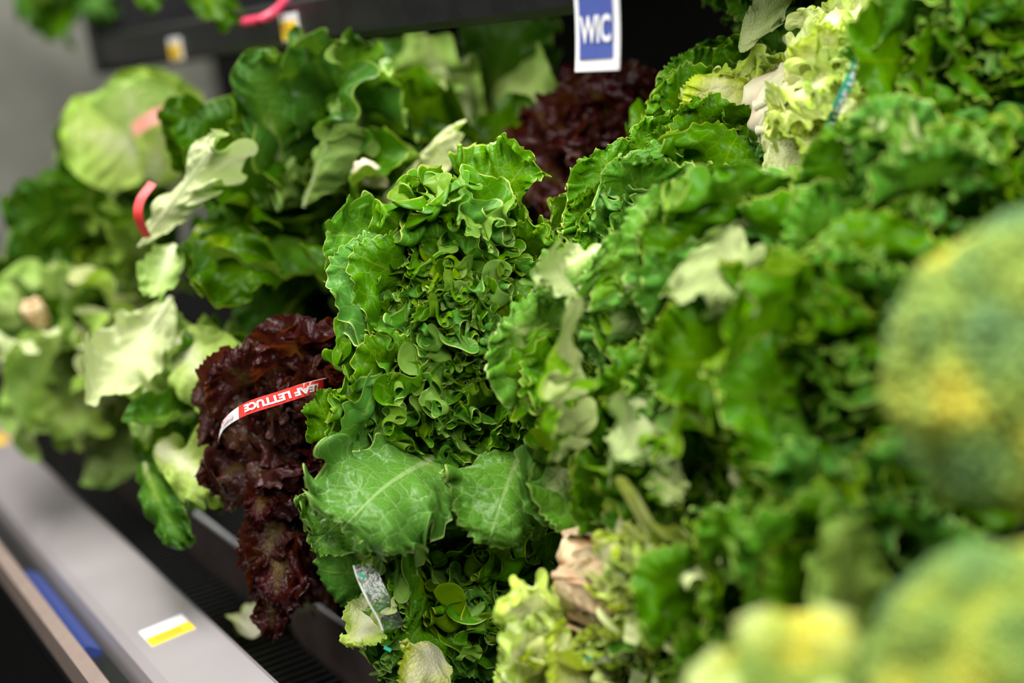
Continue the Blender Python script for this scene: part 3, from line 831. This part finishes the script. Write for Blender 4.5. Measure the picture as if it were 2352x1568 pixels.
# ---- plastic fence in front of the heads
SMOKE = plain('smoky_plastic', (0.055, 0.043, 0.038), 0.25, noise=0.3, nscale=12)
EDGEM = plain('clear_plastic_edge', (0.32, 0.32, 0.33), 0.2)
fence = fresh('plastic_fence', 'smoky plastic fence along the front of the lettuce deck', (-1.4, 0.48, Z - 0.70), 'fence')
part('panel', box_mesh('fence_panel', -3.5, 0.8, 0.480, 0.483, Z - 0.699, Z - 0.612), SMOKE, fence)
part('top_edge', box_mesh('fence_edge', -3.5, 0.8, 0.479, 0.484, Z - 0.612, Z - 0.608), EDGEM, fence)
h = fresh('fallen_leaf', 'torn piece of lettuce leaf lying on the black grille', P(450, 1360, 1.6), 'leaf')
lo = span_leaf(h, BROADP[2], Vector((h.location.x + 0.035, 0.425, Z - 0.655)), Vector((h.location.x - 0.04, 0.455, Z - 0.655)), UP, 0.7, name='blade')

# ---- paper ties with lettering


def spline(pts, n):
    """smooth curve through the points"""
    pts = [pts[0] * 2 - pts[1]] + pts + [pts[-1] * 2 - pts[-2]]
    out = []
    for k in range(n + 1):
        t = k / n * (len(pts) - 3); i = min(int(t), len(pts) - 4); f = t - i
        a, b, c, d = pts[i:i + 4]
        out.append(0.5 * (2 * b + (c - a) * f + (2 * a - 5 * b + 4 * c - d) * f * f + (3 * b - a - 3 * c + d) * f ** 3))
    return out


def tube(name, pts, r, mat, parent):
    c = spline(pts, 24); n = 8; V, F = [], []
    for i, p in enumerate(c):
        tg = (c[min(i + 1, 24)] - c[max(i - 1, 0)]).normalized()
        e1 = tg.orthogonal().normalized(); e2 = tg.cross(e1)
        for k in range(n):
            a = 6.2832 * k / n
            V.append(p + (e1 * math.cos(a) + e2 * math.sin(a)) * r)
    for i in range(24):
        for k in range(n):
            F.append((i * n + k, i * n + (k + 1) % n, (i + 1) * n + (k + 1) % n, (i + 1) * n + k))
    F.append(tuple(reversed(range(n)))); F.append(tuple(24 * n + k for k in range(n)))
    o = link(name, pymesh(name, V, F, True), parent, mat); setw(o, Matrix.Identity(4))
    return o


def tie(head, pts, wdir, width, mat, texts, name='paper_tie', segs=()):
    c = spline(pts, 60)
    L_ = [0.0]
    for a, b in zip(c, c[1:]): L_.append(L_[-1] + (b - a).length)
    tot = L_[-1]

    outw = TOCAM
    TG = [(c[min(k + 2, 60)] - c[max(k - 2, 0)]).normalized() for k in range(61)]

    def at(s, w, lift):
        x = min(max(s, 0), 1) * tot
        i = min(max(int(np.searchsorted(L_, x)) - 1, 0), 59)
        f = (x - L_[i]) / max(1e-9, L_[i + 1] - L_[i])
        p = c[i].lerp(c[i + 1], f)
        tg = TG[i].lerp(TG[i + 1], f).normalized()
        wd = (wdir - tg * wdir.dot(tg)).normalized()
        n = tg.cross(wd)
        if n.dot(outw) < 0: n = -n                      # print side outwards
        return p + wd * w * width + n * lift, n
    o = sheet(name, lambda u, v: at(u, v - 0.5, 0), 40, 1, mat, head, 0.0005)
    for s0, s1, m2 in segs:
        sg = sheet('colour_band', lambda u, v: at(s0 + (s1 - s0) * u, v - 0.5, 0.0003), 20, 1, m2, o, 0.0002)
    for body, s0, s1, hfrac, m2, flip, shift in texts:
        me, co = text_mesh(body, 0.02, 0.0010)
        x0, x1 = co[:, 0].min(), co[:, 0].max(); y0, y1 = co[:, 1].min(), co[:, 1].max()
        V = []
        for x, y, z in co:
            a, b = (x - x0) / (x1 - x0), (y - y0) / (y1 - y0) - 0.5
            if flip: a, b = 1 - a, -b
            p, n = at(s0 + (s1 - s0) * a, b * hfrac + shift, 0.0022)
            V.append(p)
        me.vertices.foreach_set('co', np.array(V).ravel()); me.update(); me.materials.clear()
        lo = link('lettering', me, o, m2); setw(lo, Matrix.Identity(4))
    return o


tie(REDHEAD, [P(503, 1000, 1.45), P(520, 968, 1.405), P(567, 938, 1.375), P(640, 914, 1.365), P(718, 889, 1.372), P(752, 881, 1.43)], cdir(0.25, -1, 0), 0.0125, WHITE,
    [('LEAF LETTUCE', 0.41, 0.765, 0.60, WHITE, True, 0.0), ('RED', 0.17, 0.32, 0.45, PINKP, True, 0.0)], segs=[(0.36, 1.0, REDP)])
tie(WHITEHEAD, [P(1900, 300, 1.225), P(1930, 230, 1.205), P(1960, 165, 1.205), P(1988, 95, 1.225)], cdir(-1, -0.3, 0), 0.008, TEAL,
    [('N LEAF LETTUCE', 0.02, 0.98, 0.6, WHITE, False, -0.14)])
tie(PALEHEAD, [P(1335, 1520, 1.20), P(1375, 1512, 1.185), P(1415, 1520, 1.19)], cdir(0.1, -1, 0), 0.008, TEAL, [], segs=[(0.45, 0.85, WHITE)])
REDB = plain('red_band', (0.55, 0.03, 0.03), 0.45)
SLP = [P(812, 1298, 1.31), P(822, 1330, 1.305), P(845, 1380, 1.30), P(868, 1420, 1.30), P(880, 1450, 1.30)]
PINKB = plain('faded_red_paper', (0.62, 0.26, 0.20), 0.5, noise=0.1)
tie(PINKHEAD, [P(305, 300, 1.93), P(350, 270, 1.90), P(405, 250, 1.93)], cdir(-0.2, -1, 0), 0.02, PINKB, [])

add_butt(ROM_R3, P(824, 388, 1.57), cdir(0.6, 0.3, 0.5), BUTT, 0.62)
add_butt(ROM_R6, P(70, 700, 1.86), cdir(0.2, 0.6, 0.6), BUTTB, 0.7)
tie(ROM_R1, [P(338, 545, 1.57), P(318, 500, 1.55), P(322, 460, 1.55), P(350, 420, 1.56)], cdir(-1, 0.0, 0), 0.010, REDB, [])
def clear_film(name):
    N = NT(name)
    tc = N.n('ShaderNodeTexCoord')
    nz = N.n('ShaderNodeTexNoise', in_Vector=tc.outputs['Object'], in_Scale=160.0)
    bp_ = N.n('ShaderNodeBump', in_Strength=0.6, in_Distance=0.002, in_Height=nz.outputs['Fac'])
    tr = N.n('ShaderNodeBsdfTransparent', in_Color=(0.95, 0.97, 0.95, 1))
    gl = N.n('ShaderNodeBsdfGlossy', in_Roughness=0.35, in_Normal=bp_.outputs[0])
    mx = N.n('ShaderNodeMixShader', in_0=0.05, in_1=tr.outputs[0], in_2=gl.outputs[0])
    return N.out(mx.outputs[0])


SLEEVE = clear_film('clear_sleeve')
sl = sheet('plastic_sleeve', lambda u, v: (spline(SLP, 24)[round(v * 24)] + cdir(0.9, -0.2, 0.2) * 0.020 * (u - 0.0), TOCAM), 1, 24, SLEEVE, CENTRE_LOW, 0.0004)
tube('sleeve_edge', SLP, 0.0011, plain('sleeve_rim', (0.50, 0.55, 0.48), 0.2), sl)
for k, (u, v) in enumerate([(832, 1322), (890, 1490)]):
    c = P(u, v, 1.295)
    sheet('green_print', lambda a, b: (c + cdir(1, 0.5, 0) * 0.007 * (a - 0.5) + cdir(0.4, -1, 0) * 0.003 * (b - 0.5), TOCAM), 1, 1, TEAL, sl, 0.0003)

# ------------------------------------------------------------------ broccoli
BUDM = None


def broc_material(shift=0.0):
    N = NT('broccoli_buds')
    tc = N.n('ShaderNodeNewGeometry')
    oi = N.n('ShaderNodeObjectInfo')
    nz = N.n('ShaderNodeTexNoise', in_Vector=tc.outputs['Position'], in_Scale=16.0, in_Detail=2.0)
    f = N.math('ADD', nz.outputs['Fac'], N.math('MULTIPLY_ADD', oi.outputs['Random'], 0.24, -0.12 + shift))
    col = N.ramp(f, [(0.34, (0.07, 0.155, 0.045)), (0.48, (0.12, 0.22, 0.035)), (0.60, (0.21, 0.29, 0.025)), (0.74, (0.46, 0.42, 0.03))])
    pr = N.n('ShaderNodeBsdfPrincipled', in_Roughness=0.6)
    N.t.links.new(col, pr.inputs['Base Color'])
    return N.out(pr.outputs[0])


BROCS = [broc_material(k) for k in (0.0, 0.05, 0.18)]
STALK = plain('broccoli_stalk', (0.30, 0.38, 0.10), 0.5, col2=(0.45, 0.36, 0.14), nscale=25, bump=0.2)


def floret_mesh(seed, beads=230, R=0.034):
    rng = random.Random(seed)
    bm = bmesh.new(); bmesh.ops.create_icosphere(bm, subdivisions=1, radius=1)
    bv = np.array([v.co[:] for v in bm.verts]); bf = [tuple(v.index for v in f.verts) for f in bm.faces]
    bm.free()
    V, F = [], []
    for i in range(beads):
        z = 1 - 1.45 * (i + 0.5) / beads
        a = i * 2.39996
        rr = math.sqrt(max(0, 1 - z * z))
        lump = 1 + 0.12 * math.sin(3 * a + seed) * rr + 0.08 * math.sin(7 * z + seed)
        c = np.array([rr * math.cos(a), rr * math.sin(a), z * 0.85]) * R * lump * rng.uniform(0.96, 1.04)
        o = len(V)
        V += list(bv * (0.0042 * rng.uniform(0.8, 1.2)) + c)
        F += [tuple(k + o for k in f) for f in bf]
    o = len(V)
    V += list(bv * R * 0.93); F += [tuple(k + o for k in f) for f in bf]
    return pymesh('floret', V, F, True)


FLO0 = [floret_mesh(s) for s in (1, 2, 3)]
FLOS = []
for bm_ in BROCS:
    FLOS.append([m_.copy() for m_ in FLO0])
    for m_ in FLOS[-1]: m_.materials.append(bm_)


def stalk_mesh(r0, r1, h):
    n = 14
    prof = [(0, 0), (r0, 0), (r0 * 1.02, h * 0.3), (r0 * 0.95, h * 0.6), (r1, h), (0, h)]
    V = [(r * math.cos(6.2832 * i / n), r * math.sin(6.2832 * i / n), z) for r, z in prof for i in range(n)]
    F = [(j * n + i, j * n + (i + 1) % n, (j + 1) * n + (i + 1) % n, (j + 1) * n + i) for j in range(len(prof) - 1) for i in range(n)]
    return pymesh('stalk', V, F, True)


STK = stalk_mesh(0.018, 0.024, 0.06); STK.materials.append(STALK)
BRN = stalk_mesh(0.007, 0.012, 0.06); BRN.materials.append(STALK)


def broccoli(label, centre, axis, R, n, seed, FLO):
    rnd = random.Random(seed)
    axis = axis.normalized()
    head = fresh('broccoli_crown', label, centre - axis * 0.06, 'broccoli')
    q = axis.to_track_quat('Z', 'Y').to_matrix().to_4x4()
    o = link('stalk', STK, head); m = q.copy(); m.translation = centre - axis * (R * 0.55 + 0.03); setw(o, m)
    for i in range(n):
        z = 1 - 1.15 * (i + 0.5) / n
        a = i * 2.39996
        rr = math.sqrt(max(0, 1 - z * z))
        d = Vector((rr * math.cos(a), rr * math.sin(a), z))
        dw = (q.to_3x3() @ d).normalized()
        s = R / 0.092 * rnd.uniform(0.85, 1.12)
        fm = dw.to_track_quat('Z', 'Y').to_matrix().to_4x4() @ Matrix.Rotation(rnd.uniform(0, 6.28), 4, 'Z') @ Matrix.Diagonal((s, s, s, 1))
        fm.translation = centre + dw * (R - 0.026 * s) * rnd.uniform(0.95, 1.03)
        f = link('floret', FLO[i % 3], head); setw(f, fm)
        bmx = dw.to_track_quat('Z', 'Y').to_matrix().to_4x4(); bmx.translation = centre - axis * R * 0.3 + dw * 0.01
        b = link('branch', BRN, head); setw(b, bmx)
    return head


broccoli('large broccoli crown at the edge of the picture, yellowing on top', P(2430, 860, 0.80), cdir(-0.45, -0.5, -0.6), 0.090, 26, 1, FLOS[0])
broccoli('blue-green broccoli crown in the bottom corner', P(2310, 1560, 0.72), cdir(-0.2, -0.7, -0.5), 0.066, 20, 2, FLOS[1])
broccoli('yellow broccoli crown at the bottom edge', P(1850, 1640, 0.77), cdir(-0.1, -0.8, -0.5), 0.052, 18, 5, FLOS[2])

# ------------------------------------------------------------------ greens on the upper shelf
STEM = plain('pink_stem', (0.55, 0.04, 0.09), 0.4, noise=0.2)


ch = fresh('swiss_chard', 'dark chard leaf with a pink stalk drooping over the shelf edge', P(560, -60, 1.86), 'chard')
span_leaf(ch, ROML[1], P(440, -70, 1.90), P(520, 75, 1.80), TOCAM, 0.6)
span_leaf(ch, ROML[2], P(380, -80, 1.98), P(340, 30, 1.92), TOCAM, 0.7)
tube('stalk', [P(560, 52, 1.78), P(610, 40, 1.76), P(650, 8, 1.78), P(690, -60, 1.85)], 0.006, STEM, ch)
ch = fresh('bunch_of_greens', 'blurred leafy greens at the far end of the upper shelf', P(150, -40, 2.6), 'greens')
for i, (u, v) in enumerate([(60, 40), (130, 90), (250, 50), (200, -20)]):
    span_leaf(ch, (ROML + ROMP)[i * 3], P(150 + 15 * i, -70, 2.65), P(u, v, 2.5), TOCAM, 0.7)
